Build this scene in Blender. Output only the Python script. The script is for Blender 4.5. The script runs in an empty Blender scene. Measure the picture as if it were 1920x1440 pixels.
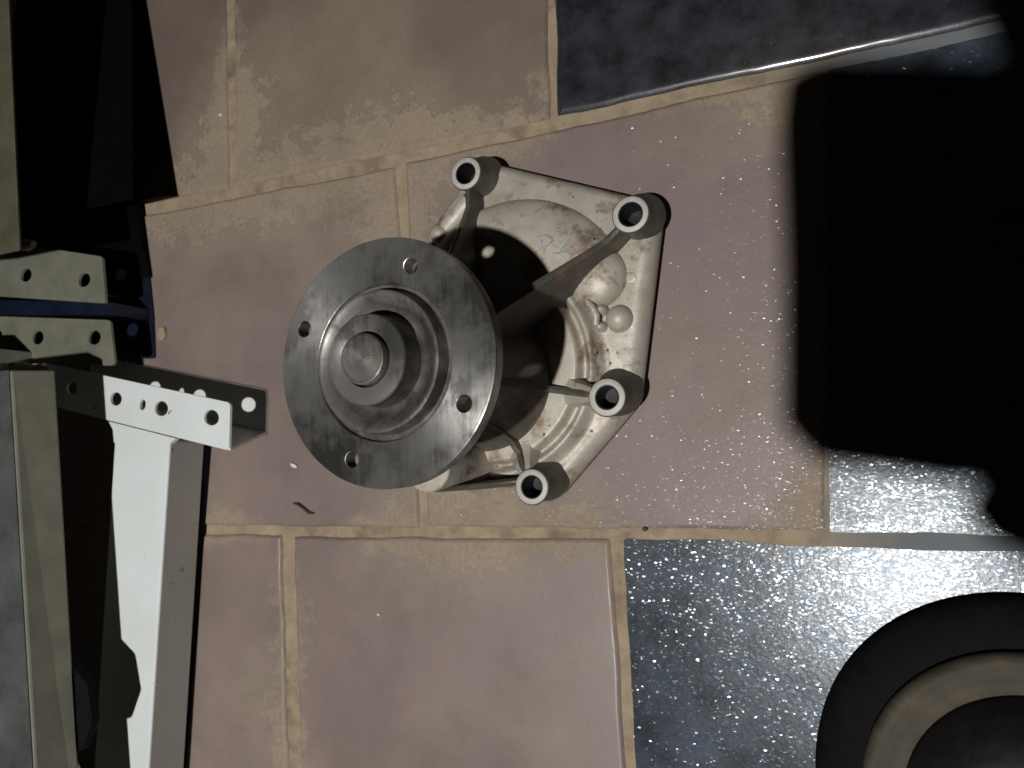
import bpy, bmesh, math, random
from mathutils import Vector, Matrix, noise
random.seed(4)
PI = math.pi

# ---------------------------------------------------------------- camera, world, lamps, exposure
CAMH = 0.5
def unit(v): return Vector(v).normalized()
nd = unit((665, 110, 1440))                     # straight down, seen from the camera (x right, y down, z forward)
xd = Vector((3308, -220, -1440)); xd = unit(xd - nd * xd.dot(nd))
zd = -nd; yd = zd.cross(xd)
RW = Matrix((xd, yd, zd))                       # camera (x right, y down, z fwd) -> world
col = bpy.context.scene.collection
cam = bpy.data.objects.new('camera', bpy.data.cameras.new('camera'))
col.objects.link(cam)
flip = Matrix(((1, 0, 0), (0, -1, 0), (0, 0, -1)))
cam.matrix_world = Matrix.Translation((0, 0, CAMH)) @ (RW @ flip).to_4x4()
cam.data.lens = 27.0; cam.data.sensor_width = 36.0
cam.data.clip_start = 0.003; cam.data.clip_end = 50
cam.data.dof.use_dof = True
cam.data.dof.focus_distance = 0.45
cam.data.dof.aperture_fstop = 13
sc = bpy.context.scene
sc.camera = cam

world = bpy.data.worlds.new("World"); sc.world = world; world.use_nodes = True
bg = world.node_tree.nodes['Background']
bg.inputs[0].default_value = (1.0, 0.90, 0.78, 1); bg.inputs[1].default_value = 0.007

def lamp(name, loc, power, colr, radius):
    l = bpy.data.lights.new(name, 'POINT'); l.energy = power; l.color = colr; l.shadow_soft_size = radius
    o = bpy.data.objects.new(name, l); col.objects.link(o); o.location = loc
    return o
lamp('head_torch', (-0.085, -0.33, 1.5), 84.0, (1.0, 0.98, 0.95), 0.019)

sc.view_settings.view_transform = 'Standard'
sc.view_settings.look = 'None'
sc.view_settings.exposure = 0
sc.view_settings.gamma = 1
sc.render.engine = 'CYCLES'
sc.cycles.max_bounces = 5
sc.cycles.diffuse_bounces = 2
sc.cycles.sample_clamp_indirect = 4

def at(px, py, z=0.0):                          # pixel of the 1920 x 1440 photograph -> point at height z
    d = RW @ Vector((px - 960, py - 720, 1440))
    t = (z - CAMH) / d.z
    return Vector((0, 0, CAMH)) + t * d

# ---------------------------------------------------------------- helpers
def tag(o, label=None, cat=None, group=None, kind=None):
    if label: o['label'] = label
    if cat: o['category'] = cat
    if group: o['group'] = group
    if kind: o['kind'] = kind
    return o
def empty(name, loc, label, cat, group=None):
    o = bpy.data.objects.new(name, None); col.objects.link(o); o.location = loc
    o.empty_display_size = 0.02
    return tag(o, label, cat, group)
def mesh_obj(name, verts, faces, mat, parent=None, smooth=False, origin=None):
    me = bpy.data.meshes.new(name)
    me.from_pydata([tuple(v) for v in verts], [], faces); me.update()
    bm = bmesh.new(); bm.from_mesh(me); bmesh.ops.recalc_face_normals(bm, faces=bm.faces); bm.to_mesh(me); bm.free()
    me.materials.append(mat)
    if smooth:
        for p in me.polygons: p.use_smooth = True
    o = bpy.data.objects.new(name, me); col.objects.link(o)
    if parent is not None: o.parent = parent
    return o
def bevel(o, w, seg=2, ang=40):
    m = o.modifiers.new('bevel', 'BEVEL'); m.width = w; m.segments = seg; m.limit_method = 'ANGLE'; m.angle_limit = math.radians(ang)
    m.harden_normals = False
    return o
def smooth_by_angle(o, deg=35):
    me = o.data
    for p in me.polygons: p.use_smooth = True
    bm = bmesh.new(); bm.from_mesh(me)
    for e in bm.edges:
        if len(e.link_faces) == 2 and e.calc_face_angle(0) > math.radians(deg): e.smooth = False
    bm.to_mesh(me); bm.free()
    return o
def lathe(name, prof, mat, parent, centre=(0, 0), seg=96, deg=30):
    """prof: list of (r, z) turned round the vertical axis through centre; r=0 ends are closed"""
    vs, fs, rings = [], [], []
    for r, z in prof:
        if r < 1e-7:
            rings.append([len(vs)]); vs.append((centre[0], centre[1], z))
        else:
            rings.append(list(range(len(vs), len(vs) + seg)))
            for i in range(seg):
                a = 2 * PI * i / seg
                vs.append((centre[0] + r * math.cos(a), centre[1] + r * math.sin(a), z))
    for a, b in zip(rings, rings[1:]):
        for i in range(seg):
            j = (i + 1) % seg
            if len(a) == 1 and len(b) == 1: continue
            if len(a) == 1: fs.append((a[0], b[i], b[j]))
            elif len(b) == 1: fs.append((a[i], b[0], a[j]))
            else: fs.append((a[i], b[i], b[j], a[j]))
    o = mesh_obj(name, vs, fs, mat, parent)
    return smooth_by_angle(o, deg)
def circle(cx, cy, r, n=24, sx=1.0, rot=0.0):
    return [(cx + math.cos(rot) * sx * r * math.cos(2 * PI * i / n) - math.sin(rot) * r * math.sin(2 * PI * i / n),
             cy + math.sin(rot) * sx * r * math.cos(2 * PI * i / n) + math.cos(rot) * r * math.sin(2 * PI * i / n)) for i in range(n)]
def plate_bm(outline, holes, z0, z1):
    """flat plate with real through holes: outline and holes are lists of (x, y)"""
    bm = bmesh.new()
    edges = []
    loops = []
    for loop in [outline] + holes:
        vv = [bm.verts.new((x, y, z1)) for x, y in loop]
        es = [bm.edges.new((vv[i], vv[(i + 1) % len(vv)])) for i in range(len(vv))]
        loops.append(vv); edges += es
    bmesh.ops.triangle_fill(bm, use_beauty=True, use_dissolve=False, edges=edges)
    top = list(bm.faces)
    r = bmesh.ops.extrude_face_region(bm, geom=top)
    for v in [g for g in r['geom'] if isinstance(g, bmesh.types.BMVert)]: v.co.z = z0
    bmesh.ops.recalc_face_normals(bm, faces=bm.faces)
    return bm
def bm_obj(name, bm, mat, parent=None):
    me = bpy.data.meshes.new(name); bm.to_mesh(me); bm.free(); me.materials.append(mat)
    o = bpy.data.objects.new(name, me); col.objects.link(o)
    if parent is not None: o.parent = parent
    return o
def prism(name, pts, z0, z1, mat, parent=None, bw=0.0):
    n = len(pts)
    vs = [(x, y, z0) for x, y in pts] + [(x, y, z1) for x, y in pts]
    fs = [tuple(range(n))[::-1], tuple(range(n, 2 * n))] + [(i, (i + 1) % n, n + (i + 1) % n, n + i) for i in range(n)]
    o = mesh_obj(name, vs, fs, mat, parent)
    if bw: bevel(o, bw)
    return o
def tube_path(name, pts, radii, mat, parent=None, seg=16, flat=1.0):
    vs, fs = [], []
    n = len(pts); pts = [Vector(p) for p in pts]
    if not hasattr(radii, '__len__'): radii = [radii] * n
    for k in range(n):
        t = (pts[min(k + 1, n - 1)] - pts[max(k - 1, 0)]).normalized()
        up = Vector((0, 0, 1)) if abs(t.z) < 0.9 else Vector((0, 1, 0))
        s = t.cross(up).normalized(); u = s.cross(t)
        for i in range(seg):
            a = 2 * PI * i / seg
            vs.append(pts[k] + radii[k] * (math.cos(a) * s + flat * math.sin(a) * u))
    for k in range(n - 1):
        for i in range(seg):
            j = (i + 1) % seg
            fs.append((k * seg + i, k * seg + j, (k + 1) * seg + j, (k + 1) * seg + i))
    fs.append(tuple(range(seg))[::-1]); fs.append(tuple(range((n - 1) * seg, n * seg)))
    o = mesh_obj(name, vs, fs, mat, parent); smooth_by_angle(o, 60)
    return o
def round_poly(pts, r, n=5):
    """round the corners of a polygon; r a number or one per corner"""
    out = []; m = len(pts)
    for i in range(m):
        p0, p1, p2 = Vector(pts[i - 1]), Vector(pts[i]), Vector(pts[(i + 1) % m])
        rr = r[i] if hasattr(r, '__len__') else r
        if rr <= 0: out.append(tuple(p1)); continue
        d0 = (p0 - p1); d2 = (p2 - p1)
        ang = d0.angle(d2); t = min(rr / math.tan(ang / 2), d0.length * 0.49, d2.length * 0.49)
        a = p1 + d0.normalized() * t; b = p1 + d2.normalized() * t
        for k in range(n + 1):
            s = k / n
            out.append(tuple((1 - s) ** 2 * a + 2 * s * (1 - s) * p1 + s * s * b))
    return out

# ---------------------------------------------------------------- materials
def M(name):
    m = bpy.data.materials.new(name); m.use_nodes = True
    nt = m.node_tree; p = nt.nodes['Principled BSDF']
    return m, nt, p
class G:
    """tiny node helper"""
    def __init__(s, nt): s.nt = nt; s.co = None
    def n(s, t, **kw):
        o = s.nt.nodes.new(t)
        for k, v in kw.items(): setattr(o, k, v)
        return o
    def link(s, a, b): s.nt.links.new(a, b)
    def put(s, sock, v):
        if hasattr(v, 'is_output') or isinstance(v, bpy.types.NodeSocket): s.link(v, sock)
        else: sock.default_value = v
    def pos(s, world=True):
        if s.co is None:
            if world: s.co = s.n('ShaderNodeNewGeometry').outputs['Position']
            else: s.co = s.n('ShaderNodeTexCoord').outputs['Object']
        return s.co
    def scaled(s, v, sc_, loc=(0, 0, 0), rot=(0, 0, 0)):
        m = s.n('ShaderNodeMapping'); s.link(v, m.inputs['Vector']); m.inputs['Scale'].default_value = sc_
        m.inputs['Location'].default_value = loc; m.inputs['Rotation'].default_value = rot
        return m.outputs[0]
    def noise(s, scale, detail=4, rough=0.55, vec=None, dist=0.0):
        x = s.n('ShaderNodeTexNoise'); s.link(vec if vec is not None else s.pos(), x.inputs['Vector'])
        x.inputs['Scale'].default_value = scale; x.inputs['Detail'].default_value = detail
        x.inputs['Roughness'].default_value = rough; x.inputs['Distortion'].default_value = dist
        return x.outputs['Fac']
    def ramp(s, fac, stops, interp='LINEAR'):
        r = s.n('ShaderNodeValToRGB'); s.link(fac, r.inputs[0]); e = r.color_ramp.elements; r.color_ramp.interpolation = interp
        while len(e) < len(stops): e.new(0.5)
        for i, (p, c) in enumerate(stops):
            e[i].position = p; e[i].color = (c, c, c, 1) if not hasattr(c, '__len__') else (*c, 1)
        return r.outputs[0]
    def math(s, op, a, b=0.0, clamp=False):
        m = s.n('ShaderNodeMath', operation=op, use_clamp=clamp); s.put(m.inputs[0], a); s.put(m.inputs[1], b)
        return m.outputs[0]
    def mix(s, fac, a, b, blend='MIX'):
        m = s.n('ShaderNodeMix', data_type='RGBA', blend_type=blend)
        s.put(m.inputs[0], fac)
        for sock, v in ((m.inputs[6], a), (m.inputs[7], b)):
            if isinstance(v, bpy.types.NodeSocket): s.link(v, sock)
            else: sock.default_value = (*v, 1)
        return m.outputs[2]
    def bump(s, h, strength=0.3, dist=0.001, normal=None):
        b = s.n('ShaderNodeBump'); s.link(h, b.inputs['Height']); b.inputs['Strength'].default_value = strength
        b.inputs['Distance'].default_value = dist
        if normal is not None: s.link(normal, b.inputs['Normal'])
        return b.outputs[0]

def tile_material(name, base_a, base_b, blotch_scale, dust=1.0, flake=0.5, rough=0.5, coat=0.5, coat_rough=0.12, dust_col=(0.335, 0.270, 0.198), cell=900, lean=(0.0, 0.0)):
    m, nt, p = M(name); g = G(nt)
    pos = g.pos()
    blot = g.ramp(g.noise(blotch_scale, 5, 0.6), [(0.36, 0), (0.64, 1)])
    colr = g.mix(blot, base_a, base_b)
    edge = g.n('ShaderNodeAttribute', attribute_name='edge').outputs['Fac']      # metres to the joint
    stain = g.n('ShaderNodeAttribute', attribute_name='stain').outputs['Fac']
    n1 = g.noise(38, 6, 0.62); n2 = g.noise(13, 3, 0.5); n3 = g.noise(75, 6, 0.7)
    # mortar smeared over the edges: wide where the noise is high
    wid = g.math('MULTIPLY', g.math('SUBTRACT', g.math('ADD', g.math('MULTIPLY', n1, 0.45), g.math('ADD', g.math('MULTIPLY', n2, 0.42), g.math('MULTIPLY', n3, 0.13))), 0.535), 0.11)
    wid = g.math('ADD', wid, g.math('MULTIPLY', g.math('MULTIPLY', stain, g.ramp(n3, [(0.3, 0.2), (0.7, 1.0)])), 0.075))
    near = g.ramp(g.math('DIVIDE', g.math('ADD', g.math('SUBTRACT', wid, edge), 0.004), 0.018), [(0.0, 0), (0.3, 0.35), (1.0, 1)])
    film = g.math('MULTIPLY', g.ramp(g.math('ADD', n2, g.math('MULTIPLY', stain, 0.45)), [(0.50, 0), (0.85, 0.5)]), 1.0)
    dmask = g.math('MULTIPLY', g.math('MAXIMUM', near, film), dust, clamp=True)
    grain = g.noise(300, 3, 0.6)
    dcol = g.mix(g.ramp(grain, [(0.3, 0), (0.7, 1)]), tuple(c * 0.78 for c in dust_col), dust_col)
    colr = g.mix(dmask, colr, dcol)
    smudge = g.math('MULTIPLY', g.ramp(g.noise(11, 8, 0.68), [(0.44, 0), (0.68, 1)]), 0.42 if base_a[0] > 0.1 else 0.0)
    colr = g.mix(smudge, colr, (0.125, 0.098, 0.076))
    pale = g.math('MULTIPLY', g.ramp(g.noise(520, 2, 0.6), [(0.68, 0), (0.75, 1)]), 0.35)
    colr = g.mix(pale, colr, (0.33, 0.29, 0.25))
    specks = g.ramp(g.noise(430, 2, 0.5), [(0.70, 0), (0.76, 0.6)])
    colr = g.mix(specks, colr, (0.07, 0.055, 0.045))
    g.link(colr, p.inputs['Base Color'])
    g.put(p.inputs['Roughness'], g.math('ADD', g.math('MULTIPLY', dmask, 0.35), rough, clamp=True))
    p.inputs['Specular IOR Level'].default_value = 0.4
    h = g.math('ADD', g.math('MULTIPLY', grain, 0.5), g.math('MULTIPLY', dmask, 0.9))
    ln = g.n('ShaderNodeCombineXYZ'); ln.inputs[0].default_value = lean[0]; ln.inputs[1].default_value = lean[1]; ln.inputs[2].default_value = 1.0
    nn = g.n('ShaderNodeVectorMath', operation='NORMALIZE'); g.link(ln.outputs[0], nn.inputs[0])
    g.link(g.bump(h, 0.35, 0.0008, nn.outputs[0] if lean[0] else None), p.inputs['Normal'])
    # glassy grains in the glaze, each tilted its own way
    v = g.n('ShaderNodeTexVoronoi'); v.inputs['Scale'].default_value = cell
    g.link(g.scaled(pos, (0.62, 1, 1)), v.inputs['Vector'])
    sep = g.n('ShaderNodeSeparateColor'); g.link(v.outputs['Color'], sep.inputs[0])
    wn = g.n('ShaderNodeTexWhiteNoise', noise_dimensions='3D'); g.link(v.outputs['Color'], wn.inputs['Vector'])
    sep2 = g.n('ShaderNodeSeparateColor'); g.link(wn.outputs['Color'], sep2.inputs[0])
    def tri(a, b, bias):   # centred, tails on both sides
        t = g.math('SUBTRACT', g.math('ADD', a, b), 1.0)
        return g.math('ADD', g.math('MULTIPLY', g.math('ADD', g.math('MULTIPLY', t, 0.36), g.math('MULTIPLY', g.math('MULTIPLY', t, t), g.math('MULTIPLY', t, 1.5))), flake), bias)
    cmb = g.n('ShaderNodeCombineXYZ'); g.link(tri(sep.outputs[0], sep2.outputs[0], lean[0]), cmb.inputs[0]); g.link(tri(sep.outputs[1], sep2.outputs[1], lean[1]), cmb.inputs[1]); cmb.inputs[2].default_value = 1
    nrm = g.n('ShaderNodeVectorMath', operation='NORMALIZE'); g.link(cmb.outputs[0], nrm.inputs[0])
    if flake > 0.05: g.link(nrm.outputs[0], p.inputs['Coat Normal'])
    g.put(p.inputs['Coat Weight'], g.math('MULTIPLY', g.math('SUBTRACT', 1.0, g.math('MULTIPLY', dmask, 0.8)), coat, clamp=True))
    if flake > 0.2:
        w_ = g.math('MULTIPLY', g.math('SUBTRACT', 1.0, g.math('MULTIPLY', dmask, 0.8)), g.math('MULTIPLY', g.ramp(g.noise(85, 4, 0.65), [(0.38, 0.25), (0.60, 1.0)]), coat * 1.3), clamp=True)
        g.put(p.inputs['Coat Weight'], w_)
    p.inputs['Coat Roughness'].default_value = coat_rough
    p.inputs['Coat IOR'].default_value = 1.5 if coat < 0.9 else 2.0
    return m
MAT = {}
MAT['brown_smooth'] = tile_material('brown_tile_glaze', (0.222, 0.168, 0.160), (0.240, 0.190, 0.168), 7, dust=0.95, flake=0.004, rough=0.45, coat=0.45, coat_rough=0.33)
MAT['brown_grainy'] = tile_material('brown_tile_grainy', (0.200, 0.150, 0.150), (0.228, 0.182, 0.160), 10, dust=0.95, flake=0.30, rough=0.5, coat=0.17, coat_rough=0.17, cell=1450)
MAT['brown_dusty'] = tile_material('brown_tile_dusty', (0.160, 0.120, 0.106), (0.178, 0.145, 0.108), 6, dust=1.0, flake=0.1, rough=0.6, coat=0.06, coat_rough=0.3)
MAT['black_smooth'] = tile_material('black_tile_mottled', (0.009, 0.010, 0.013), (0.034, 0.039, 0.049), 42, dust=0.06, flake=0.04, rough=0.40, coat=1.0, coat_rough=0.13)
MAT['black_grainy'] = tile_material('black_tile_grainy', (0.022, 0.024, 0.030), (0.070, 0.076, 0.092), 30, dust=0.06, flake=0.24, rough=0.30, coat=0.72, coat_rough=0.20, cell=1150, lean=(-0.05, -0.010))
for mm in ('black_grainy',):
    MAT[mm].node_tree.nodes['Principled BSDF'].inputs['Coat Tint'].default_value = (0.70, 0.86, 1.0, 1)

def grout_material():
    m, nt, p = M('dusty_mortar'); g = G(nt)
    a = g.noise(60, 6, 0.65); b = g.noise(400, 3, 0.6)
    c = g.mix(g.ramp(a, [(0.3, 0), (0.7, 1)]), (0.26, 0.200, 0.135), (0.38, 0.305, 0.215))
    c = g.mix(g.ramp(b, [(0.66, 0), (0.74, 0.7)]), c, (0.06, 0.045, 0.035))
    c = g.mix(g.ramp(g.noise(24, 6, 0.7), [(0.50, 0), (0.66, 0.75)]), c, (0.15, 0.115, 0.085))
    sx = g.n('ShaderNodeSeparateXYZ'); g.link(g.pos(), sx.inputs[0])
    glare_grey = g.ramp(g.math('ADD', g.math('MULTIPLY', sx.outputs[0], 6.0), g.math('MULTIPLY', a, 0.5)), [(0.0, 0), (0.35, 1)])  # greyer towards the right: glare on the joints put into the colour
    c = g.mix(glare_grey, c, (0.15, 0.158, 0.17))
    g.link(c, p.inputs['Base Color']); p.inputs['Roughness'].default_value = 0.95
    p.inputs['Specular IOR Level'].default_value = 0.15
    g.link(g.bump(g.math('ADD', a, g.math('MULTIPLY', b, 0.4)), 0.6, 0.0015), p.inputs['Normal'])
    return m
MAT['grout'] = grout_material()

def cast_material(name='weathered_cast_aluminium', k=1.0):
    m, nt, p = M(name); g = G(nt); g.pos(False)
    a = g.noise(32, 6, 0.62); f = g.noise(900, 2, 0.5); b = g.noise(110, 5, 0.6)
    base = g.mix(g.ramp(a, [(0.35, 0), (0.65, 1)]), tuple(k * v for v in (0.37, 0.335, 0.275)), tuple(k * v for v in (0.52, 0.485, 0.42)))
    grime = g.math('MULTIPLY', g.ramp(g.noise(44, 7, 0.72), [(0.52, 0), (0.64, 1)]), 0.85)
    base = g.mix(grime, base, (0.17, 0.115, 0.075))
    rust = g.ramp(g.noise(47, 3, 0.6), [(0.60, 0), (0.70, 0.7)])
    base = g.mix(rust, base, (0.22, 0.13, 0.08))
    v = g.n('ShaderNodeTexVoronoi'); v.inputs['Scale'].default_value = 170; g.link(g.pos(), v.inputs['Vector'])
    pit = g.math('MULTIPLY', g.ramp(v.outputs['Distance'], [(0.12, 1), (0.24, 0)]), g.ramp(g.noise(40, 2, 0.5), [(0.60, 0), (0.66, 1)]))
    base = g.mix(pit, base, (0.07, 0.05, 0.035))
    g.link(base, p.inputs['Base Color'])
    p.inputs['Metallic'].default_value = 0.22
    g.put(p.inputs['Roughness'], g.ramp(b, [(0.3, 0.42), (0.7, 0.62)]))
    h = g.math('SUBTRACT', g.math('ADD', g.math('MULTIPLY', f, 0.25), g.math('MULTIPLY', b, 0.7)), g.math('MULTIPLY', pit, 1.2))
    g.link(g.bump(h, 0.55, 0.0009), p.inputs['Normal'])
    return m
MAT['cast'] = cast_material()
MAT['cast_shaded'] = cast_material('shaded_cast_aluminium', 0.21)  # darker copy: shade of the upright walls, and some grease, put into the colour

def plain(name, c, rough=0.5, metal=0.0, var=0.25, scale=60, bump=0.15, spec=0.5, detail=4, coat=0.0):
    m, nt, p = M(name); g = G(nt); g.pos(False)
    a = g.noise(scale, detail, 0.6)
    lo = tuple(x * (1 - var) for x in c); hi = tuple(min(1, x * (1 + var)) for x in c)
    g.link(g.mix(g.ramp(a, [(0.3, 0), (0.7, 1)]), lo, hi), p.inputs['Base Color'])
    g.put(p.inputs['Roughness'], g.math('ADD', g.math('MULTIPLY', g.math('SUBTRACT', a, 0.5), 0.25), rough, clamp=True))
    p.inputs['Metallic'].default_value = metal; p.inputs['Specular IOR Level'].default_value = spec
    p.inputs['Coat Weight'].default_value = coat
    if bump: g.link(g.bump(g.noise(scale * 8, 3, 0.6), bump, 0.0004), p.inputs['Normal'])
    return m
MAT['machined'] = plain('machined_boss_face', (0.47, 0.45, 0.41), 0.6, 0.15, 0.12, 200, 0.12)
MAT['bore'] = plain('shaded_bore', (0.008, 0.009, 0.010), 0.5, 0.2, 0.3, 100, 0.0)  # near black: shade inside the bolt holes and shaft groove painted in

def steel_material(name, base, rough, streak=0.5, aniso=0.75, metal=0.75):
    m, nt, p = M(name); g = G(nt); g.pos(False)
    # turning marks run round the shaft: noise over radius, scratches over the face
    ln = g.n('ShaderNodeVectorMath', operation='LENGTH')
    flatv = g.scaled(g.pos(), (1, 1, 0)); g.link(flatv, ln.inputs[0])
    cmb = g.n('ShaderNodeCombineXYZ'); g.link(ln.outputs['Value'], cmb.inputs[0])
    ringn = g.noise(1500, 2, 0.5, vec=cmb.outputs[0])
    scr = g.noise(1, 5, 0.7, vec=g.scaled(g.pos(), (330, 22, 30), rot=(0, 0, 0.24)))
    cloud = g.noise(28, 5, 0.6)
    f = g.math('ADD', g.math('MULTIPLY', scr, 0.5 * streak), g.math('MULTIPLY', cloud, 1 - 0.5 * streak))
    c = g.mix(g.ramp(f, [(0.42, 0), (0.58, 1)]), tuple(x * 0.42 for x in base), tuple(x * 1.7 for x in base))
    tan = g.ramp(g.noise(50, 4, 0.6), [(0.6, 0), (0.75, 0.45)])
    c = g.mix(tan, c, (0.12, 0.085, 0.055))
    g.link(c, p.inputs['Base Color']); p.inputs['Metallic'].default_value = metal
    g.put(p.inputs['Roughness'], g.math('ADD', g.math('MULTIPLY', g.math('SUBTRACT', f, 0.5), -1.0), rough, clamp=True))
    p.inputs['Anisotropic'].default_value = aniso; p.inputs['Anisotropic Rotation'].default_value = 0.25
    t = g.n('ShaderNodeTangent', direction_type='RADIAL', axis='Z'); g.link(t.outputs[0], p.inputs['Tangent'])
    h = g.math('ADD', g.math('MULTIPLY', ringn, 1.3), g.math('MULTIPLY', scr, 0.6))
    g.link(g.bump(h, 0.25, 0.0003), p.inputs['Normal'])
    return m
MAT['steel'] = steel_material('turned_steel', (0.225, 0.22, 0.208), 0.41, 0.42, 0.75, 0.8)
MAT['shaded_steel'] = plain('shaded_steel', (0.085, 0.078, 0.070), 0.5, 0.3, 0.5, 90, 0.2)  # darker steel with the shade of the hub's upright wall painted in
MAT['steel_dark'] = steel_material('dull_steel', (0.145, 0.137, 0.128), 0.50, 0.3, 0.4, 0.6)
def white_material():
    m, nt, p = M('white_enamel'); g = G(nt); g.pos(False)
    c = g.mix(g.ramp(g.noise(16, 4, 0.6), [(0.35, 0), (0.7, 1)]), (0.72, 0.765, 0.76), (0.66, 0.70, 0.69))
    chip_ = g.ramp(g.noise(95, 3, 0.6), [(0.715, 0), (0.73, 1)])
    scuff = g.math('MULTIPLY', g.ramp(g.noise(1, 5, 0.7, vec=g.scaled(g.pos(), (240, 34, 40), rot=(0, 0, 0.5))), [(0.62, 0), (0.72, 1)]), 0.35)
    c = g.mix(scuff, c, (0.42, 0.42, 0.39)); c = g.mix(chip_, c, (0.16, 0.14, 0.12))
    g.link(c, p.inputs['Base Color'])
    g.put(p.inputs['Roughness'], g.ramp(g.noise(40, 4, 0.6), [(0.3, 0.3), (0.7, 0.5)]))
    g.link(g.bump(g.math('SUBTRACT', g.noise(220, 3, 0.6), chip_), 0.15, 0.0004), p.inputs['Normal'])
    return m
MAT['white'] = white_material()
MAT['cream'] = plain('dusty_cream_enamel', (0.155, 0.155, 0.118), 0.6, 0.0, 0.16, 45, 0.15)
MAT['cream_dark'] = plain('dark_cream_enamel', (0.075, 0.070, 0.045), 0.65, 0.0, 0.25, 40, 0.15)  # darker, browner cream for the upper leg
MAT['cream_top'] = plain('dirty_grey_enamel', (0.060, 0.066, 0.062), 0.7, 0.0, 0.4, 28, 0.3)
MAT['weld'] = plain('painted_weld', (0.24, 0.235, 0.19), 0.5, 0.0, 0.3, 120, 0.5)
MAT['blue'] = plain('navy_enamel', (0.003, 0.006, 0.022), 0.5, 0.0, 0.4, 40, 0.1)  # navy darkened further to take in the shade under the plates
MAT['black'] = plain('black_plastic', (0.0025, 0.0022, 0.002), 0.8, 0.0, 0.4, 60, 0.1, spec=0.05)
MAT['rubber'] = plain('black_rubber', (0.005, 0.005, 0.006), 0.8, 0.0, 0.3, 90, 0.2, spec=0.1)
MAT['tan_rubber'] = plain('tan_rubber', (0.060, 0.051, 0.036), 0.72, 0.0, 0.3, 70, 0.35, spec=0.25)
MAT['leather'] = plain('black_leather', (0.008, 0.008, 0.009), 0.55, 0.0, 0.3, 150, 0.3, spec=0.3)
MAT['phone'] = plain('phone_glass', (0.01, 0.01, 0.012), 0.2, 0.0, 0.1, 60, 0.0)
MAT['chalk'] = plain('white_chip', (0.70, 0.66, 0.60), 0.8, 0, 0.1, 300, 0.3)
MAT['chip'] = plain('tan_chip', (0.34, 0.26, 0.17), 0.9, 0, 0.2, 300, 0.4)
MAT['brown_bit'] = plain('dark_scrap', (0.05, 0.035, 0.025), 0.8, 0, 0.3, 300, 0.3)
MAT['ink'] = plain('blue_marker_ink', (0.25, 0.27, 0.265), 0.45, 0, 0.4, 300, 0.1)
MAT['pale_scratch'] = plain('bright_stamp', (0.42, 0.41, 0.38), 0.4, 0.5, 0.2, 300, 0.1)

# ---------------------------------------------------------------- the floor
floor = tag(mesh_obj('floor', [(-1.6, -1.2, -0.0026), (1.2, -1.2, -0.0026), (1.2, 1.4, -0.0026), (-1.6, 1.4, -0.0026)], [(0, 1, 2, 3)], MAT['grout']), kind='structure')
STAINS = [(800, 965, .035, 1.0), (960, 975, .04, .6), (700, 320, .05, .8), (760, 330, .03, .7), (640, 120, .07, .7), (330, 400, .05, 1.0),
          (500, 330, .06, .6), (440, 250, .05, .5), (1500, 160, .03, .8), (560, 1170, .03, .5), (420, 960, .03, .6), (1430, 130, .03, .5),
          (1530, 930, .02, .8), (940, 250, .04, .5), (1150, 985, .04, .3), (440, 1400, .05, .7), (620, 380, .04, .5), (880, 950, .03, .6)]
STP = [(at(x, y).xy, r, a) for x, y, r, a in STAINS]
def stain_at(x, y):
    s = 0
    for c, r, a in STP:
        d2 = (x - c.x) ** 2 + (y - c.y) ** 2
        if d2 < 9 * r * r: s += a * math.exp(-d2 / (2 * r * r))
    return min(1.0, s)
def tile(corners, mat, seed, label=None, bw=.0030):
    """corners (x, y): bottom-left, bottom-right, top-right, top-left"""
    bl, br, tr, tl = [Vector(c) for c in corners]
    W = (br - bl).length; H = (tl - bl).length
    def samples(Lg):
        e = [0, .0008, .0016, .0024, .0032, .0040, .0052]
        n = max(4, int((Lg - .0104) / .006)); mid = [.0052 + (Lg - .0104) * i / n for i in range(1, n)]
        return [v / Lg for v in e + mid + [Lg - x for x in reversed(e)]]
    us, vs_ = samples(W), samples(H)
    verts, faces, edge, stain = [], [], [], []
    for v in vs_:
        for u in us:
            p = (1 - v) * ((1 - u) * bl + u * br) + v * ((1 - u) * tl + u * tr)
            d = min(u * W, (1 - u) * W, v * H, (1 - v) * H)
            k = max(0, 1 - d / 0.012)
            w = noise.noise(Vector((p.x * 28, p.y * 28, seed * 3.1))) * 0.0016 + noise.noise(Vector((p.x * 160, p.y * 160, seed))) * 0.0005
            w2 = noise.noise(Vector((p.x * 28, p.y * 28, seed * 5.7 + 9))) * 0.0016 + noise.noise(Vector((p.x * 160, p.y * 160, seed + 50))) * 0.0005
            z = -0.0022 * max(0, 1 - d / bw) ** 2 if d < bw else 0.0
            verts.append((p.x + w * k, p.y + w2 * k, z)); edge.append(d); stain.append(stain_at(p.x, p.y))
    nu = len(us)
    for j in range(len(vs_) - 1):
        for i in range(nu - 1):
            faces.append((j * nu + i, j * nu + i + 1, (j + 1) * nu + i + 1, (j + 1) * nu + i))
    o = mesh_obj('tile', verts, faces, MAT[mat], floor, smooth=True)
    a = o.data.attributes.new('edge', 'FLOAT', 'POINT'); a.data.foreach_set('value', edge)
    a = o.data.attributes.new('stain', 'FLOAT', 'POINT'); a.data.foreach_set('value', stain)
    if label: o['label'] = label
    return o
def P(x, y): return tuple(at(x, y).xy)
def lerp(a, b, t): return (a[0] + (b[0] - a[0]) * t, a[1] + (b[1] - a[1]) * t)
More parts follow.
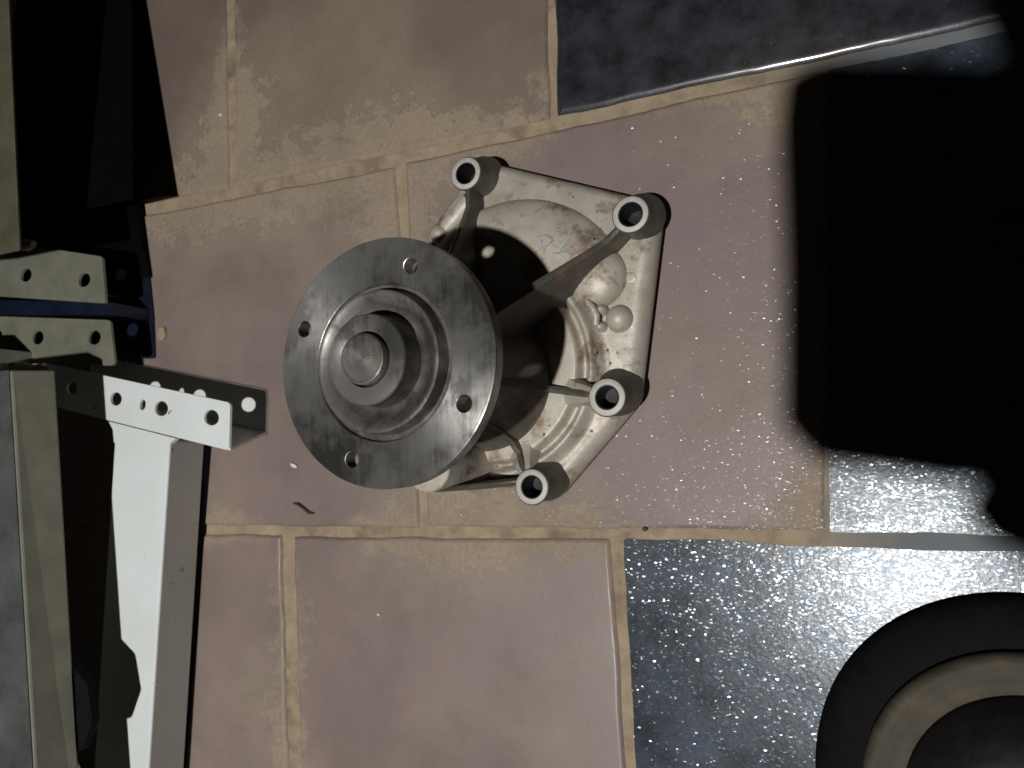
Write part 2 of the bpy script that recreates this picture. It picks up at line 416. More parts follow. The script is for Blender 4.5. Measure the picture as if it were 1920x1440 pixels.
# upper row (its lower edge climbs to the right)
def up(c, dx=0.0): return (c[0] + dx, c[1] + 0.305)
a0, a1 = P(-180, 458), P(426, 352)
tile([a0, a1, up(a1, -.008), up(a0, -.01)], 'brown_dusty', 1)
b0, b1 = P(443, 350), P(1031, 222)
tile([b0, b1, up(b1, .0), up(b0, -.008)], 'brown_dusty', 2)
c0, c1 = P(1045, 216), P(1935, 14)
c2 = (c1[0] + .19, c1[1] - 0.004)
tile([c0, c2, up(c2), up(c0, .001)], 'black_smooth', 3, 'mottled black tile', .0052)
# middle row
m_tl, m_tr = P(-160, 488), P(737, 312)
m_bl, m_br = P(-120, 982), P(786, 988)
tile([m_bl, m_br, m_tr, m_tl], 'brown_smooth', 4)
n_tl, n_tr = P(757, 306), P(1541, 132)
n_bl, n_br = P(800, 988), P(1545, 994)
tile([n_bl, n_br, n_tr, n_tl], 'brown_grainy', 5)
q_tl, q_bl = P(1553, 130), P(1555, 997)
tile([q_bl, (q_bl[0] + .30, q_bl[1] - .002), (q_tl[0] + .30, q_tl[1] + .0), q_tl], 'black_grainy', 6, 'glittering black tile')
# lower row
l_tl, l_tr = P(-140, 1000), P(526, 1004)
tile([(l_tl[0], l_tl[1] - .30), (l_tr[0] + .010, l_tr[1] - .30), l_tr, l_tl], 'brown_smooth', 7)
r_tl, r_tr = P(549, 1006), P(1141, 1012)
tile([(r_tl[0] + .012, r_tl[1] - .30), (r_tr[0] + .012, r_tr[1] - .30), r_tr, r_tl], 'brown_smooth', 8)
s_tl = P(1166, 1010)
tile([(s_tl[0] + .006, s_tl[1] - .30), (s_tl[0] + .305, s_tl[1] - .31), (s_tl[0] + .295, s_tl[1] - .004), s_tl], 'black_grainy', 9, 'glittering black tile')

# ---------------------------------------------------------------- the water pump
AX, AY = -0.2346, 0.0505
pump = empty('water_pump', (AX, AY, 0), 'cast aluminium water pump with a round steel pulley flange standing on its bolt plate', 'water pump')
T = 0.0215      # plate thickness
BT = 0.045     # top of the bolt bosses
bosses = [(-.0043, .1415, .0118, .0072), (.1103, .0946, .0120, .0075), (.0906, -.0182, .0122, .0074), (.0382, -.0728, .0118, .0072)]
outline = [(-.012, .1555), (.004, .1575), (.106, .1160), (.1185, .1110), (.1235, .1000), (.1040, -.0160), (.0985, -.0255), (.0455, -.0810), (.0360, -.0860),
           (.0255, -.0830), (.0190, -.0765), (-.0250, -.0712), (-.042, -.0795), (-.050, -.062), (-.066, -.020), (-.072, .040), (-.062, .085), (-.0500, .1160), (-.024, .1440)]
outl = round_poly(outline, .010, 5)
# the plate with a rounded shoulder
def inset(poly, d):
    n = len(poly); out = []
    for i in range(n):
        p0, p1, p2 = Vector(poly[i - 1]), Vector(poly[i]), Vector(poly[(i + 1) % n])
        e = (p2 - p0).normalized(); nrm = Vector((-e.y, e.x))
        out.append(tuple(p1 + nrm * d))
    return out
area = sum(outl[i - 1][0] * outl[i][1] - outl[i][0] * outl[i - 1][1] for i in range(len(outl)))
sgn = 1 if area > 0 else -1
prof = [(0.0050, 0.0), (0.0046, .0008), (0.0006, .0070), (0.0001, .0090), (.0008, .0130), (.0024, .0170), (.0050, .0200), (.0082, T)]
vs, fs = [], []
nO = len(outl)
for d, z in prof:
    for (x, y) in inset(outl, sgn * d): vs.append((x, y, z))
for k in range(len(prof) - 1):
    for i in range(nO):
        j = (i + 1) % nO
        fs.append((k * nO + i, k * nO + j, (k + 1) * nO + j, (k + 1) * nO + i))
fs.append(tuple(range((len(prof) - 1) * nO, len(prof) * nO))); fs.append(tuple(range(nO))[::-1])
plate = mesh_obj('mounting_plate', vs, fs, MAT['cast'], pump); smooth_by_angle(plate, 50)
gasket = prism('gasket', inset(outl, sgn * 0.0052), 0.0, 0.0012, MAT['black'], pump)
gasket.location.z = 0.0001
plate.location.z = 0.0012

def sstep(a, b, x):
    t = max(0.0, min(1.0, (x - a) / (b - a))); return t * t * (3 - 2 * t)
def dome(x, y, cx, cy, r, h, soft):
    d = math.hypot(x - cx, y - cy)
    if d > r: return 0.0
    k = min(1.0, (r - d) / soft)
    return h * math.sqrt(max(0, 1 - (1 - k) ** 2))
def relief(x, y):
    h = 0.0
    rg = math.hypot(x - .004, y - .007); az = math.degrees(math.atan2(y - .007, x - .004))
    ang = sstep(52, 38, az) if az > -60 else 1.0
    plat = .0115 * (1 - sstep(.0628, .0668, rg))
    ridge = 0.0
    if rg > .066: ridge = .0088 * math.exp(-((rg - .0722) / .0042) ** 2)
    h = max(plat, ridge * ang)
    # the volute: a broad swelling that rises towards the housing
    v = dome(x, y, .0192, .0393, .0850, .016, .030)
    side = x * .656 - y * .755            # which side of the long rib
    h = max(h, v * sstep(.028, .05, y + x * .15) * (1 - sstep(-.0045, .0015, side)))
    h = max(h, dome(x, y, .0905, .0525, .0022, .0025, .0022))
    h = max(h, dome(x, y, .1025, .0600, .0040, .0006, .0012))
    return h
def point_in(poly, x, y):
    c = False; n = len(poly)
    for i in range(n):
        x0, y0 = poly[i - 1]; x1, y1 = poly[i]
        if (y0 > y) != (y1 > y) and x < (x1 - x0) * (y - y0) / (y1 - y0) + x0: c = not c
    return c
inner = inset(outl, sgn * .0050)
step = .0010
gx0, gy0, gx1, gy1 = -.066, -.082, .122, .152
nx = int((gx1 - gx0) / step) + 1; ny = int((gy1 - gy0) / step) + 1
idx, vs, fs = {}, [], []
val = {}
for j in range(ny):
    for i in range(nx):
        x = gx0 + i * step; y = gy0 + j * step
        val[i, j] = relief(x, y) if point_in(inner, x, y) else -1
def vid(i, j):
    if (i, j) not in idx:
        x = gx0 + i * step; y = gy0 + j * step; h = val[i, j]
        if h < 0: h = -0.0005
        elif h < 1e-5: h = -0.0004
        else: h += noise.noise(Vector((x * 60, y * 60, 2))) * .0004
        idx[i, j] = len(vs); vs.append((x, y, T + .0012 + h))
    return idx[i, j]
for j in range(ny - 1):
    for i in range(nx - 1):
        q = [(i, j), (i + 1, j), (i + 1, j + 1), (i, j + 1)]
        if any(val[c] > 1e-5 for c in q) and all(val[c] >= 0 for c in q): fs.append(tuple(vid(*c) for c in q))
volute = mesh_obj('volute_casing', vs, fs, MAT['cast'], pump, smooth=True)

# bolt bosses: a bored pillar with a machined face
for (x, y, r, rh) in bosses:
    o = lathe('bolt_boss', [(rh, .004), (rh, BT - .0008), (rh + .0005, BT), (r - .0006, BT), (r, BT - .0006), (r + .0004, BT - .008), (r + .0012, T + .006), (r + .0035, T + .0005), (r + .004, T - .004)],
              MAT['cast_shaded'], pump, (0, 0), 48, 40)
    for v in o.data.vertices:
        if v.co.z < BT - .002 and math.hypot(v.co.x, v.co.y) > r - .001:
            v.co.y += .0048 * (BT - v.co.z) / (BT - T)
    o.location = (x, y, 0)
    f = lathe('machined_face', [(rh + .0004, BT + .0001), (rh + .0006, BT + .0004), (r - .0010, BT + .0004), (r - .0007, BT + .0001)], MAT['machined'], o, (0, 0), 48, 50)
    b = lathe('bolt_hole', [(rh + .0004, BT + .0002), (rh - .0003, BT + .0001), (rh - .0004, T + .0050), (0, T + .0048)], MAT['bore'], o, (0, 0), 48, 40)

# bearing housing under the pulley
HZ = .155
lathe('bearing_housing', [(.060, T - .002), (.0570, T + .010), (.0500, .033), (.0430, .046), (.0375, .062), (.0345, .080), (.0330, .100), (.0325, .131), (.0315, .134), (.0290, .136), (.0, .136)], MAT['cast_shaded'], pump, (0, 0), 96, 30)
# ribs from each boss up to the housing
def rib(az, r1, prof_top, th0, th1, mat='cast_shaded', name='rib'):
    """prof_top: [(r, z)], outwards to inwards; a web standing on the plate, top edge rounded"""
    ca, sa = math.cos(az), math.sin(az)
    vs, fs = [], []
    n = len(prof_top)
    for k, (r, z) in enumerate(prof_top):
        t = k / (n - 1); th = th0 * (1 - t) + th1 * t
        for s, zz in ((-1.12, T - .002), (-1.0, z - .004), (-.8, z - .0009), (0, z), (.8, z - .0009), (1.0, z - .004), (1.12, T - .002)):
            o_ = s * th / 2
            vs.append((ca * r - sa * o_, sa * r + ca * o_, zz))
    for k in range(n - 1):
        for i in range(6): fs.append((k * 7 + i, k * 7 + i + 1, (k + 1) * 7 + i + 1, (k + 1) * 7 + i))
    fs.append(tuple(range(7))); fs.append(tuple(range((n - 1) * 7, n * 7)))
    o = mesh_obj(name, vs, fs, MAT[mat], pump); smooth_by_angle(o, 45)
    return o
def boss_rib(i, pts, th0=.0065, th1=.008):
    x, y, r, rh = bosses[i]
    az = math.atan2(y, x); R = math.hypot(x, y)
    rib(az, R, [(R - rh - .0012, BT - .0003)] + pts, th0, th1)
boss_rib(0, [(.118, .0455), (.108, .052), (.06, .088), (.028, .118)], .0038, .0045)
boss_rib(1, [(.124, .0450), (.116, .049), (.080, .076), (.028, .112)], .0048, .0060)
boss_rib(2, [(.074, .0445), (.066, .040), (.052, .042), (.042, .060), (.028, .100)], .0045, .0050)
boss_rib(3, [(.066, .0445), (.058, .040), (.048, .044), (.040, .062), (.028, .100)], .0040, .0045)
for i_, rr in ((2, .066), (3, .060)):
    x, y, r_, rh = bosses[i_]; R = math.hypot(x, y)
    rib(math.atan2(y, x), R, [(R - rh - .0020, BT - .0001), (R - r_ - .002, BT - .0012), (rr + .002, .0390), (rr - .004, .0352), (rr - .011, .0335)], .0090, .024, 'cast', 'boss_web')
def prel3(px, py, z):
    p = at(px, py, z); return (p.x - AX, p.y - AY)
# tall bypass boss almost hidden by the flange, and the thin web that climbs to it from the lowest bolt boss
hx, hy = prel3(799, 920, .085)
hx, hy = hx + .001, hy + .0145
o = lathe('bypass_boss', [(0, .085), (.0150, .085), (.0158, .0842), (.0162, .0600), (.0175, T + .004), (.0200, T - .002)], MAT['cast'], pump, (0, 0), 64, 40)
o.location = (hx, hy, 0)
p0, p1 = (.0300, -.0690), (hx + .004, hy - .0142)
d_ = Vector((p1[0] - p0[0], p1[1] - p0[1])); L_ = d_.length; d_.normalize(); n_ = Vector((-d_.y, d_.x)) * .0014
vs, fs = [], []
for t, z in ((0, .0445), (.25, .046), (.5, .055), (.75, .068), (1.0, .0845)):
    c_ = Vector(p0) + d_ * L_ * t
    for sg, zz in ((-2.2, T - .002), (-1, z - .001), (-.4, z), (.4, z), (1, z - .001), (2.2, T - .002)):
        vs.append((c_.x + n_.x * sg, c_.y + n_.y * sg, zz))
for k in range(4):
    for i in range(5): fs.append((k * 6 + i, k * 6 + i + 1, (k + 1) * 6 + i + 1, (k + 1) * 6 + i))
fs.append(tuple(range(6))); fs.append(tuple(range(24, 30)))
smooth_by_angle(mesh_obj('side_wall', vs, fs, MAT['cast_shaded'], pump), 45)
tube_path('casting_ridge', [(-.0130, .1300, .0225), (-.0200, .1235, .0230), (-.0300, .1145, .0230), (-.0345, .1105, .0225)], [.0070, .0068, .0066, .0060], MAT['cast'], pump, 20)
lathe('round_nub', [(0, .0315), (.0030, .0310), (.0058, .0290), (.0074, .0262), (.0082, .0230), (.0084, .0150)], MAT['cast'], pump, (-.0370, .1085), 32, 40)
def bump_dome(x, y, rad, h, z0=T):
    lathe('round_nub', [(rad * math.sin(a * PI / 20), z0 + h * math.cos(a * PI / 20)) for a in range(0, 10)] + [(rad * 1.02, z0 - .003)], MAT['cast'], pump, (x, y), 48, 60)
bump_dome(.0790, .0630, .0215, .0135)
bump_dome(.0942, .0338, .0092, .0105)
bump_dome(.0834, .0406, .0040, .0095)
bump_dome(.0822, .0295, .0038, .0085)
tube_path('small_ridge', [(.075, .046, .0315), (.0785, .042, .031), (.081, .036, .0305), (.0805, .030, .030)], [.002, .0026, .0026, .002], MAT['cast'], pump, 12)

# pulley flange: one turned disc with four holes
HOLES = [(-.0524, .0228), (.0190, .0505), (.0495, -.0251), (-.0203, -.0520)]
pulley = empty('pulley_flange', (0, 0, 0), None, None); pulley.parent = pump
bm = plate_bm(circle(0, 0, .0682, 144), [circle(x, y, .0042, 28) for x, y in HOLES] + [circle(0, 0, .0430, 96)], HZ - .0090, HZ)
ring = bm_obj('flange_ring', bm, MAT['steel'], pump); bevel(ring, .0006, 2, 50)
for v in ring.data.polygons: v.use_smooth = False
bpy.data.objects.remove(pulley)
# recessed groove, raised step, dish
step_o = lathe('pulley_hub', [(.0432, HZ - .0082), (.0431, HZ - .0010), (.0425, HZ - .0034), (.0402, HZ - .0040), (.0394, HZ - .0034), (.0388, HZ + .0042), (.0383, HZ + .0056), (.0373, HZ + .0060),
                             (.0358, HZ + .0056), (.0333, HZ + .0034), (.0315, HZ + .0016)], MAT['steel_dark'], pump, (0, 0), 128, 38)
lathe('hub_wall', [(.0315, HZ + .0016), (.0295, HZ - .0002), (.0275, HZ - .0014), (.0258, HZ - .0016), (.0246, HZ - .0006), (.0243, HZ + .0010), (.0242, HZ + .0136)], MAT['shaded_steel'], pump, (0, 0), 128, 38)
lathe('hub_face', [(.0242, HZ + .0136), (.0240, HZ + .0144), (.0234, HZ + .0149), (.0152, HZ + .0150), (.0148, HZ + .0147)], MAT['steel_dark'], pump, (0, 0), 128, 38)
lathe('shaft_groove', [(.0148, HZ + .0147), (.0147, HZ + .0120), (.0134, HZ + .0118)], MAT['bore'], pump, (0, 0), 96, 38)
lathe('hub_underside', [(.0430, HZ - .0088), (.0435, HZ - .0100), (.0360, HZ - .0200), (.0300, HZ - .0210), (0, HZ - .0210)], MAT['steel_dark'], pump, (0, 0), 96, 30)
shaft = lathe('shaft', [(.0136, HZ + .0110), (.0136, HZ + .0175), (.0132, HZ + .0184), (.0124, HZ + .0188), (.0117, HZ + .0182), (0, HZ + .0180)], MAT['steel_dark'], pump, (0, 0), 64, 30)
# stamped marks on the shaft end
for k, (x, y, l, a) in enumerate([(.0052, .0038, .0022, .5), (.0062, .0022, .0024, 0.1), (.0052, .0008, .0018, 1.2), (.0066, .0002, .0022, -.3), (.0050, -.0010, .0020, .3)]):
    dx, dy = math.cos(a) * l / 2, math.sin(a) * l / 2
    tube_path('stamp_mark', [(x - dx, y - dy, HZ + .01805), (x, y + .0002, HZ + .0181), (x + dx, y + dy, HZ + .01805)], .00022, MAT['pale_scratch'], shaft, 6)
# marker scrawl on the casting
def scrawl(pts, w=.0007):
    out = []
    for x, y in pts:
        out.append((x, y, T + .0012 + max(relief(x, y), 0) + .00015))
    tube_path('marker_stroke', out, w, MAT['ink'], volute, 6, 0.4)
def prel(px, py):
    p = at(px, py, T + .014); return (p.x - AX, p.y - AY)
def dense(pts, n=6):
    out = []
    for a, b in zip(pts, pts[1:]):
        for k in range(n): out.append(lerp(a, b, k / n))
    return out + [pts[-1]]
scrawl(dense([prel(*p) for p in [(1012, 449), (1024, 443), (1037, 447), (1040, 455), (1030, 463), (1020, 468)]]))
scrawl(dense([prel(*p) for p in [(1020, 452), (1019, 462), (1025, 470)]]), .0006)
scrawl(dense([prel(*p) for p in [(1069, 450), (1066, 460), (1058, 470), (1052, 478)]]), .0009)
scrawl(dense([prel(*p) for p in [(1040, 478), (1052, 476), (1068, 474)]]), .0006)

# ---------------------------------------------------------------- white stand (bottom left)
def box_pts(name, pts, z0, z1, mat, parent, bw=.0012): return prism(name, pts, z0, z1, mat, parent, bw)
stand = empty('steel_stand', (-.556, -.06, 0), 'glossy white square tube with a drilled U bracket across its end, lying on the tiles', 'steel stand')
ox, oy = -.556, -.06
def rel(p): return (p[0] - ox, p[1] - oy)
ZT = .0560
tl_, tr_ = at(214, 822, ZT), at(319, 824, ZT)
bl_, br_ = at(165, 1600, ZT), at(268, 1600, ZT)
qd = [rel(p) for p in (bl_, br_, tr_, tl_)]
und = [0, -.0125, -.0125, 0]
vs = [(x + u, y, .0085) for (x, y), u in zip(qd, und)] + [(x, y, ZT) for x, y in qd]
tube = mesh_obj('square_tube', vs, [(0, 3, 2, 1), (4, 5, 6, 7), (0, 1, 5, 4), (1, 2, 6, 5), (2, 3, 7, 6), (3, 0, 4, 7)], MAT['white'], stand); bevel(tube, .0022, 3)
prism('rubber_strip', [rel(at(180, 1600, .004)), rel(at(300 + 30, 1600, .004)), rel(at(392, 822, .004)), rel(at(250, 822, .004))], .0, .0083, MAT['rubber'], stand, .001)
# U bracket: upper flange with holes, web, lower flange
f_tl, f_tr, f_br, f_bl = [at(x, y, ZT) for x, y in ((84, 680), (432, 755), (430, 845), (88, 748))]
f_bl = f_tl + (f_br - f_tr) * 1.0
ux = (f_tr - f_tl).normalized().xy; uy = Vector((-ux.y, ux.x))
def hole_at(px, py, z, r, sx=1.35, n=20):
    p = at(px, py, z); rx = rel(p)
    return circle(rx[0], rx[1], r, n, sx, math.atan2(ux.y, ux.x))
lower_c1 = at(238, 800, ZT); lower_c0 = at(200, 792, ZT)
top_out = [rel(f_tl), rel(f_tr), rel(f_br), rel(f_bl)]
top_out = round_poly(top_out, [.004, .004, .003, .004][::1], 4)
holes_px = [(218, 748, .0056, 1.25), (268, 759, .0044, .8), (303, 766, .0060, 1.25), (397, 783, .0060, 1.3), (135, 728, .0056, 1.25)]
bm = plate_bm(top_out, [hole_at(x, y, ZT, r, s) for x, y, r, s in holes_px], ZT - .0022, ZT + .0004)
up_f = bm_obj('upper_flange', bm, MAT['white'], stand); bevel(up_f, .0006, 2, 50)
shift = Vector((0.0, 0.0))
LP = Vector((-0.085, -0.33)); kk = (ZT - .003) / (1.5 - ZT)
back = Vector(((f_tr.x - LP.x) * kk, (f_tr.y - LP.y) * kk))      # the lower flange is set back from the upper one
lo_out = [rel(f_tl.xy + back * .97), rel(f_tr.xy + back * 1.02), rel(f_br.xy + back * 1.0), rel(f_bl.xy + back * 1.0)]
bm = plate_bm(round_poly(lo_out, [.004, .004, 0.0005, .0005], 4), [], 0.0004, .0026)
bm_obj('lower_flange', bm, MAT['white'], stand)
w0, w1 = Vector(rel(f_bl)), Vector(rel(f_br))
# web sloping slightly from the upper to the lower flange
vv = []
for (a, off, z) in ((w0, 0, ZT - .0010), (w1, 0, ZT - .0010), (w1, 1, .0012), (w0, 1, .0012)):
    vv.append((a.x + back.x * off, a.y + back.y * off, z))
vv2 = [(x + uy.x * .0022, y + uy.y * .0022, z) for x, y, z in vv]
wo = mesh_obj('web', vv + vv2, [(0, 1, 2, 3), (4, 7, 6, 5), (0, 4, 5, 1), (1, 5, 6, 2), (2, 6, 7, 3), (3, 7, 4, 0)], MAT['white'], stand)
# flare where the bracket meets the tube
fl = [rel(at(204, 790, ZT)), rel(at(330, 822, ZT)), rel(at(319, 832, ZT)), rel(at(214, 830, ZT)), rel(at(212, 806, ZT))]
prism('gusset', fl[::-1], ZT - .004, ZT + .0002, MAT['white'], stand)

# ---------------------------------------------------------------- cream frame above it (left edge)
cx_, cy_ = -.60, .09
frame = empty('shelf_frame', (cx_, cy_, 0), 'dull cream painted frame with two drilled plates, above the white stand at the left', 'shelf frame')
def crel(p): return (p[0] - cx_, p[1] - cy_)
ZA0, ZA1 = .111, .141
def hull_prism(name, top, bot, mat, parent, bw=.001):
    n = len(top)
    vs = [tuple(v) for v in bot] + [tuple(v) for v in top]
    fs = [tuple(range(n))[::-1], tuple(range(n, 2 * n))] + [(i, (i + 1) % n, n + (i + 1) % n, n + i) for i in range(n)]
    o = mesh_obj(name, vs, fs, mat, parent)
    if bw: bevel(o, bw)
    return o
def c3(px, py, z):
    p = at(px, py, z); return (p.x - cx_, p.y - cy_, z)
# lower leg: olive side towards the camera, grimy top
def leg(name, r_top, r_bot, width, mat_side):
    """r_top/r_bot: right hand edge (start, end) at the top and the bottom"""
    t0, t1 = [Vector(v) for v in r_top]; b0, b1 = [Vector(v) for v in r_bot]
    w = Vector((-width, 0, 0))
    return hull_prism(name, [t0 + w, t1 + w, t1, t0], [b0 + w, b1 + w, b1, b0], mat_side, frame, .0015)
lt0, lt1 = c3(21, 694, ZA1), c3(78, 1640, ZA1)
lb0, lb1 = c3(104, 694, ZA0), c3(160, 1640, ZA0)
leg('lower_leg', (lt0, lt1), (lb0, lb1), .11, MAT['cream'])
w = .1085
tp = [Vector(lt0) + Vector((-w, 0, .0004)), Vector(lt1) + Vector((-w, 0, .0004)), Vector(lt1) + Vector((-.0015, 0, .0004)), Vector(lt0) + Vector((-.0015, 0, .0004))]
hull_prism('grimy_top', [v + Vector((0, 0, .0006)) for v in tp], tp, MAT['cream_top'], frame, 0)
ut0, ut1 = c3(38, 470, ZA1), c3(8, -200, ZA1)
ub0, ub1 = c3(41, 470, ZA1 - .03), c3(12, -200, ZA1 - .03)
leg('upper_leg', (ut0, ut1), (ub0, ub1), .10, MAT['cream_dark'])
# drilled plates
ZP = .056
def plate(pts, holes, rnd, zt=ZP, th=.0025, mat='cream', name='drilled_plate', parent=None):
    o_ = round_poly([crel(at(x, y, zt)) for x, y in pts], rnd, 4)
    hs = []
    for x, y in holes:
        q = crel(at(x, y, zt)); hs.append(circle(q[0], q[1], .0062, 20, 1.25, -0.08))
    bm = plate_bm(o_, hs, zt - th, zt)
    o = bm_obj(name, bm, MAT[mat], parent or frame); bevel(o, .0007, 2, 50); return o
plate([(-160, 442), (45, 459), (191, 481), (198, 569), (-160, 545)], [(49, 516), (158, 525), (-60, 506)], [0, .001, .004, .003, 0])
plate([(-160, 588), (206, 600), (216, 686), (-160, 674)], [(71, 633), (177, 633), (-6, 630), (-90, 628)], [0, .004, .005, 0])
# risers tie the plates to the legs
for (x0, y0, x1, y1, zt) in ((-60, 455, 30, 470, ZA0 + .004), (-60, 660, 60, 685, ZA0 + .004)):
    prism('riser', [crel(at(x0, y1, ZP)), crel(at(x1, y1, ZP)), crel(at(x1, y0, ZP)), crel(at(x0, y0, ZP))], ZP - .001, zt, MAT['cream'], frame, .001)
random.seed(9)
S_ = at(256, 1300, ZT); kq = (1.5 - ZA0) / (1.5 - ZT)
block_at = Vector((LP.x + (S_.x - LP.x) * kq - cx_, LP.y + (S_.y - LP.y) * kq - cy_))
prism('shadow_block', round_poly([(block_at.x - .035, block_at.y + .050), (block_at.x - .004, block_at.y + .030), (block_at.x + .003, block_at.y + .004), (block_at.x - .007, block_at.y - .018), (block_at.x - .035, block_at.y - .024)][::-1], .006, 4), ZA0 - .008, ZA0 - .001, MAT['rubber'], frame, .001)  # block added only to cast the bulge in the shadow on the white tube
for (xa, ya, xb, yb, zz) in ((-10, 686, 98, 692, .070), (-5, 462, 62, 458, .068)):
    pts = []; rad = []
    for k in range(15):
        t = k / 14; p = at(xa + (xb - xa) * t, ya + (yb - ya) * t, zz)
        pts.append((p.x - cx_ + random.uniform(-.001, .001), p.y - cy_ + random.uniform(-.0015, .0015), zz)); rad.append(random.uniform(.003, .0056))
    tube_path('weld_bead', pts, rad, MAT['weld'], frame, 12)

# ---------------------------------------------------------------- navy channel below the plates
bx_, by_ = -.62, .11
beam = empty('navy_channel', (bx_, by_, 0), 'navy blue steel channel on the floor under the drilled cream plates', 'steel channel')
def brel(p): return (p[0] - bx_, p[1] - by_)
def nav(name, pts, z0, z1, holes=(), rnd=.003):
    o_ = round_poly([brel(at(x, y, z1)) for x, y in pts], rnd, 4)
    hs = []
    for x, y, r in holes:
        q = brel(at(x, y, z1)); hs.append(circle(q[0], q[1], r, 18, 1.3))
    bm = plate_bm(o_, hs, z0, z1); o = bm_obj(name, bm, MAT['blue'], beam); bevel(o, .0006, 2, 50); return o
nav('top_flange', [(-120, 470), (275, 500), (284, 590), (287, 672), (-120, 668)], .0012, .0040, [(240, 530, .005), (120, 520, .006)])
nav('centre_rib', [(-120, 560), (205, 566), (205, 590), (-120, 588)], .0042, .045, (), .001)

# ---------------------------------------------------------------- black beam (top left)
kx, ky = -.64, .35
bb = empty('black_bar', (kx, ky, 0), 'flat matt black bar lying between the cream frame and the brown tiles, top left', 'bar')
def kr(px, py, z):
    p = at(px, py, z); return Vector((p.x - kx, p.y - ky, z))
r0, r1 = kr(245, -160, .003), kr(247, 372, .066)
w = Vector((-.21, 0, 0))
top_ = [r0 + w, r0, r1, r1 + w]
bot_ = [Vector((v.x, v.y, v.z - .0028)) for v in top_]
hull_prism('bar_body', top_[::-1], bot_[::-1], MAT['black'], bb, .002)
r2, r3 = kr(249, 374, .012), kr(280, 520, .005)
e_ = [r2 + w, r2, kr(268, 470, .008), r3, r3 + w]
hull_prism('bar_foot', e_[::-1], [Vector((v.x, v.y, .001)) for v in e_][::-1], MAT['black'], bb, .002)

# ---------------------------------------------------------------- shoe (bottom right)
sx_, sy_ = .066, -.189
shoe = empty('shoe', (sx_, sy_, 0), 'rounded black toe of a shoe with a tan rubber rim, at the bottom right', 'shoe')
ddir = Vector((.72, -.69))
pn = Vector((-ddir.y, ddir.x))
def shoe_loop(r, z, lx=0.0, n=40, length=.20, sq=1.0):
    out = []
    for i in range(n + 1):
        a = PI / 2 + PI * i / n
        out.append(ddir * (lx + r * math.cos(a)) + pn * (r * math.sin(a)))
    out2 = [ddir * (length) - pn * r * .80, ddir * (length + r * .5) - pn * r * .45, ddir * (length + r * .5) + pn * r * .45, ddir * (length) + pn * r * .80]
    return [Vector((p.x, p.y, z)) for p in out + out2]
def loft(name, loops, mat, cap0=True, cap1=True):
    n = len(loops[0]); vs = [v for l in loops for v in l]; fs = []
    for k in range(len(loops) - 1):
        for i in range(n):
            j = (i + 1) % n; fs.append((k * n + i, k * n + j, (k + 1) * n + j, (k + 1) * n + i))
    if cap0: fs.append(tuple(range(n))[::-1])
    if cap1: fs.append(tuple(range((len(loops) - 1) * n, len(loops) * n)))
    o = mesh_obj(name, vs, fs, mat, shoe); smooth_by_angle(o, 50); return o
loft('outsole', [shoe_loop(r, z) for r, z in ((.101, .0005), (.105, .003), (.105, .008), (.101, .014), (.092, .019), (.082, .022), (.070, .023))], MAT['rubber'])
loft('rim', [shoe_loop(r, z) for r, z in ((.080, .020), (.0805, .026), (.0790, .0300), (.0765, .0322), (.0735, .0318), (.0705, .0311), (.0680, .0320), (.0640, .0326), (.0605, .0316), (.0590, .027))], MAT['tan_rubber'], False, False)
loft('upper', [shoe_loop(r, z) for r, z in ((.0605, .020), (.060, .030), (.058, .040), (.053, .052), (.044, .061), (.030, .066), (.012, .068))], MAT['leather'])

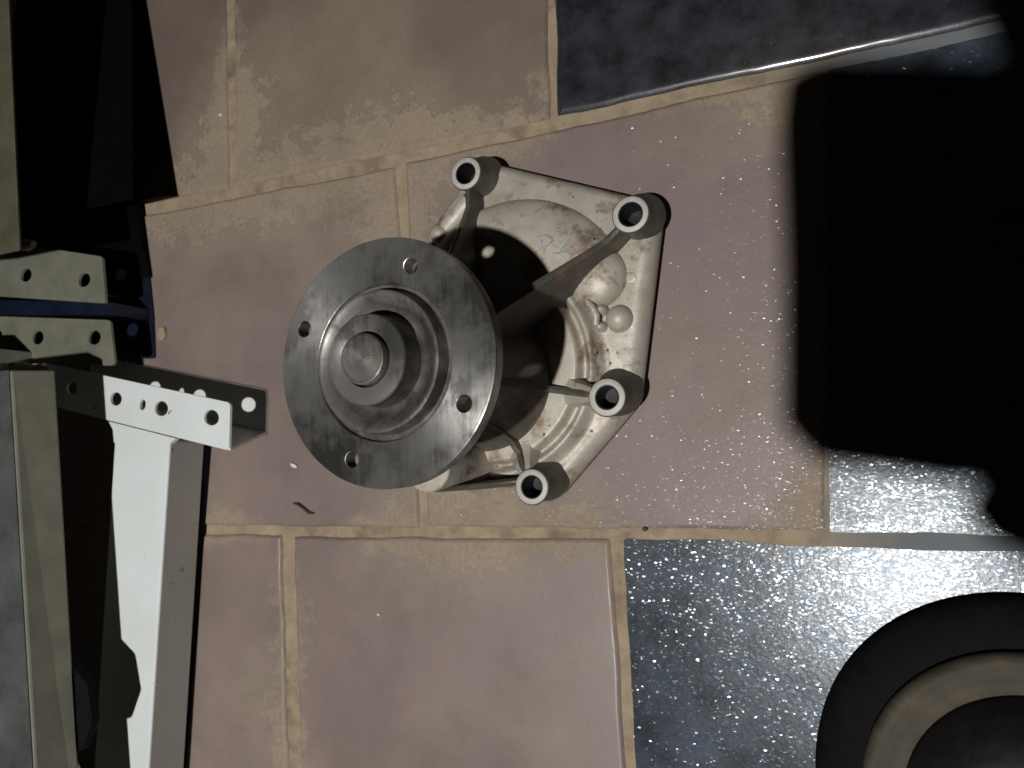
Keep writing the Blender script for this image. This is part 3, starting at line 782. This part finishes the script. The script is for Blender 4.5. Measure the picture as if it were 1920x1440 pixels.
# ---------------------------------------------------------------- phone held over the floor (takes the picture, casts the big shadow)
PZ = .512
phone = empty('phone', (.03 - .0137, -.05, PZ), 'black phone held flat above the pump, out of the frame', 'phone')
def pr_(x, y): return (x - .03, y + .05)
body = [pr_(x, y) for x, y in [(-.0460, -.1050), (-.0340, -.1200), (-.0132, -.1235), (.0116, -.1283), (.1900, -.1400), (.1900, .0250), (.0345, .0264), (-.0226, .0421), (-.0375, .0380), (-.0405, .0200), (-.0421, -.0396)]]
prism('phone_body', round_poly(body, .009, 6), 0.0, .009, MAT['phone'], phone, .001)
def hand_tube(pts, rad):  # tubes added in place of the unseen hand, shaped to its shadow
    return tube_path('hand_blocker', [(x - .03, y + .05, z) for x, y, z in pts], rad, MAT['rubber'], phone, 16)
hand_tube([(.036, .075, .006), (.046, .045, .006), (.050, .02, .006)], [.012, .012, .010])
hand_tube([(.018, -.1340, .006), (.026, -.138, .006), (.040, -.141, .006), (.09, -.144, .006)], [.006, .0130, .019, .024])

# ---------------------------------------------------------------- small litter on the tiles
def chip(name, px, py, w, h, th, rot, mat, label, cat, seed):
    random.seed(seed); c = at(px, py)
    n = 9; pts = []
    for i in range(n):
        a = 2 * PI * i / n; k = random.uniform(.75, 1.1)
        x, y = math.cos(a) * w / 2 * k, math.sin(a) * h / 2 * k
        pts.append((x * math.cos(rot) - y * math.sin(rot), x * math.sin(rot) + y * math.cos(rot)))
    o = prism(name, pts, 0.0002, th, MAT[mat], None, th * .3); o.location = (c.x, c.y, 0)
    return tag(o, label, cat)
chip('plaster_crumb', 553, 873, .0088, .0034, .0022, -.45, 'chalk', 'small elongated white crumb left of the pump below its flange', 'crumb', 1)
chip('mortar_chip', 306, 626, .0095, .0150, .0030, .1, 'chip', 'pointed tan mortar chip beside the navy channel', 'chip', 2)
chip('white_speck', 711, 1152, .0026, .0026, .0015, 0, 'chalk', 'tiny white speck alone in the middle of the smooth brown tile', 'crumb', 3)
chip('pale_grit', 415, 216, .0050, .0026, .0015, 0, 'chalk', 'tiny pale grit beside the joint of the two dusty upper tiles', 'crumb', 4)
chip('dark_grit', 1210, 992, .0036, .0030, .0020, 0, 'brown_bit', 'dark grit in the mortar joint above the glittering black tile', 'crumb', 5)
c = at(570, 953)
tw = tube_path('twig', [(-.010, .004, .0012), (-.005, .0035, .0016), (.001, 0, .0016), (.006, -.0035, .0014), (.011, -.004, .0012)], [.0006, .0012, .0011, .0012, .0006], MAT['brown_bit'], None, 8)
tw.location = (c.x, c.y, 0); tag(tw, 'short bent dark twig on the brown tile below the flange', 'twig')
